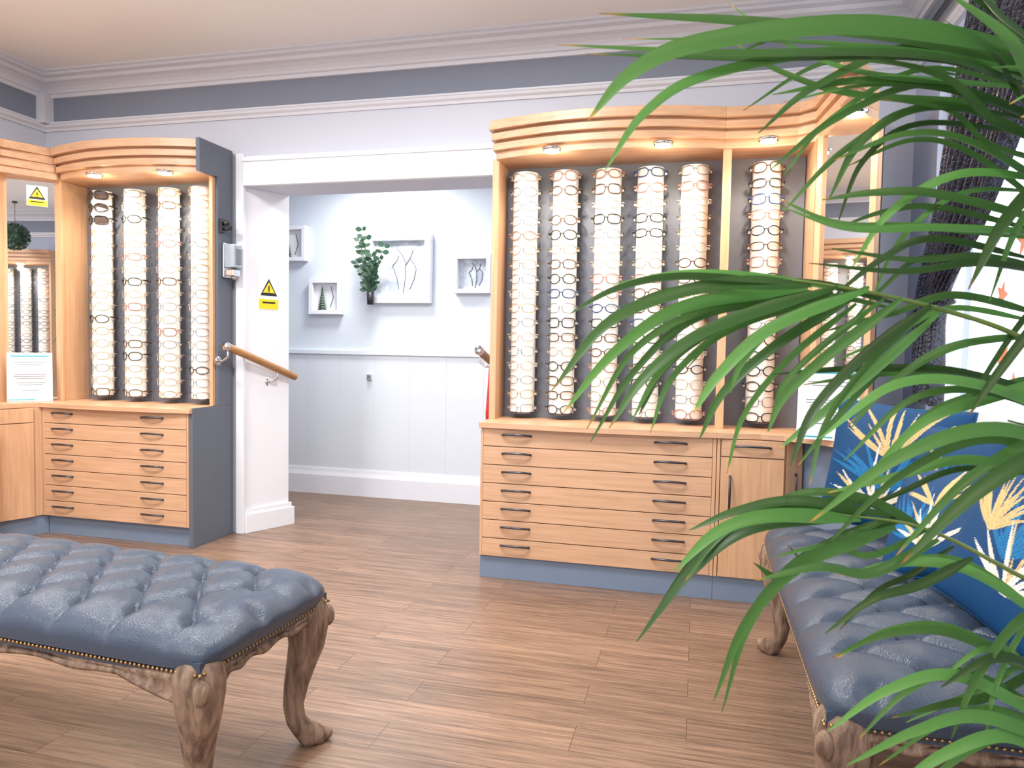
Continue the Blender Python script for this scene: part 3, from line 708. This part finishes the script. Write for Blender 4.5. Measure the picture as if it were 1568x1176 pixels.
# lower frond
B(.019,0,(1320,790),(1180,785),(1100,810),(1040,868)); B(.019,.02,(1340,790),(1170,815),(1080,890),(1000,1010))
B(.020,-.02,(1360,795),(1220,850),(1140,940),(1098,1055)); B(.015,.02,(1380,790),(1240,770),(1150,790),(1080,825))
B(.014,.03,(1400,800),(1290,850),(1230,900),(1190,880)); B(.014,-.03,(1420,810),(1320,860),(1240,850),(1150,868))
B(.014,.03,(1450,820),(1360,770),(1270,760),(1190,790)); B(.013,-.02,(1480,840),(1400,880),(1330,900),(1260,950))
B(.016,0,(1640,960),(1500,870),(1400,850),(1290,870)); 
# bottom
B(.016,0,(1640,1110),(1480,1030),(1370,1050),(1280,1112)); B(.018,-.02,(1640,1130),(1500,1080),(1400,1100),(1300,1150))
B(.014,.02,(1640,1050),(1500,980),(1400,985),(1320,1030)); 
B(.018,-.02,(1640,1160),(1540,1110),(1440,1140),(1360,1200)); B(.014,0,(1640,900),(1560,950),(1500,1040),(1470,1120))
B(.014,.02,(1640,1020),(1560,1080),(1500,1100),(1420,1130)); B(.016,0,(1640,1080),(1580,1010),(1520,1000),(1450,1040))
def rach(pts,dy=0):
    P=cr([(0,0,.3),(.0,0,.62)]+[g((a-784)/100,c/100,dy) for a,c in pts],60); sb.loft(P,[.006*(1-i/60*.8) for i in range(61)],7,0)
rach([(1720,640),(1568,520),(1400,465),(1230,435),(1150,432)]); rach([(1740,260),(1640,130),(1500,80),(1400,70)])
rach([(1700,950),(1568,880),(1420,810),(1290,790)]); rach([(1720,420),(1640,340),(1560,320)]); rach([(1720,760),(1640,670),(1540,640)]); rach([(1700,1160),(1640,1100),(1540,1060)])
frond([(.02,0,.3),(.0,-.02,1.0),(-.10,-.06,1.55),(-.22,-.10,1.70),(-.34,-.12,1.76)],8,.28,.8,.6,.4,7,w=.014)
frond([(.02,-.02,.3),(.02,-.02,1.0),(-.10,-.05,1.36),(-.24,-.09,1.44),(-.36,-.12,1.47)],7,.26,.9,.6,.35,8,w=.012)
frond([(0,-.03,.3),(.02,-.08,.8),(.03,-.2,1.1),(.02,-.34,1.2),(.0,-.45,1.15)],10,.22,.2,.5,.5,9)
frond([(.02,.03,.3),(.03,.06,.9),(.04,.14,1.3),(.04,.22,1.45),(.02,.30,1.42)],8,.18,.2,.5,.6,10)
sb.obj('stems',[M['stem']],pl,mat_=PT)
lb.obj('leaflets',[M['palm']],pl,attrs={'tip':tip,'var':var},mat_=PT)

# ---------------- lights ----------------
def panel(x,y,en,s=.6,z=H):
    e=empty('ceiling_light',(x,y,z))
    b=MB(); b.box(x-s/2-.02,x+s/2+.02,y-s/2-.02,y+s/2+.02,z-.03,z,0); b.box(x-s/2,x+s/2,y-s/2,y+s/2,z-.034,z-.03,1); b.obj('fixture',[M['white'],M['led']],e)
    l=bpy.data.lights.new('ceiling_lamp','AREA'); l.energy=en; l.size=s; l.color=(1,.98,.95)
    o=bpy.data.objects.new('lamp',l); o.location=(x,y,z-.05); sc.collection.objects.link(o); setp(o,e)
for x,y in [(-3.0,1.9),(-1.1,2.3),(-3.0,-.6),(-1.0,-.6)]: panel(x,y,60)  # unseen ceiling panels added to fill the room with light
panel(-2.3,4.78,23,.4,2.52); panel(-.6,4.78,9,.4,2.52)
w=bpy.data.worlds.new('world'); sc.world=w; w.use_nodes=True; bg=w.node_tree.nodes['Background']; bg.inputs[0].default_value=(.94,.97,1,1); bg.inputs[1].default_value=2.8

# ---------------- camera ----------------
cd=bpy.data.cameras.new('camera'); cam=bpy.data.objects.new('camera',cd); sc.collection.objects.link(cam)
cd.sensor_width=36; cd.lens=25.53; cd.clip_start=.02
cd.dof.use_dof=True; cd.dof.focus_distance=3.0; cd.dof.aperture_fstop=11
cam.matrix_world=Matrix.Translation((0,0,1.2))@Matrix.Rotation(math.radians(14.3),4,'Z')@Matrix.Rotation(math.radians(87.2),4,'X')@Matrix.Rotation(math.radians(1.03),4,'Z')
sc.camera=cam
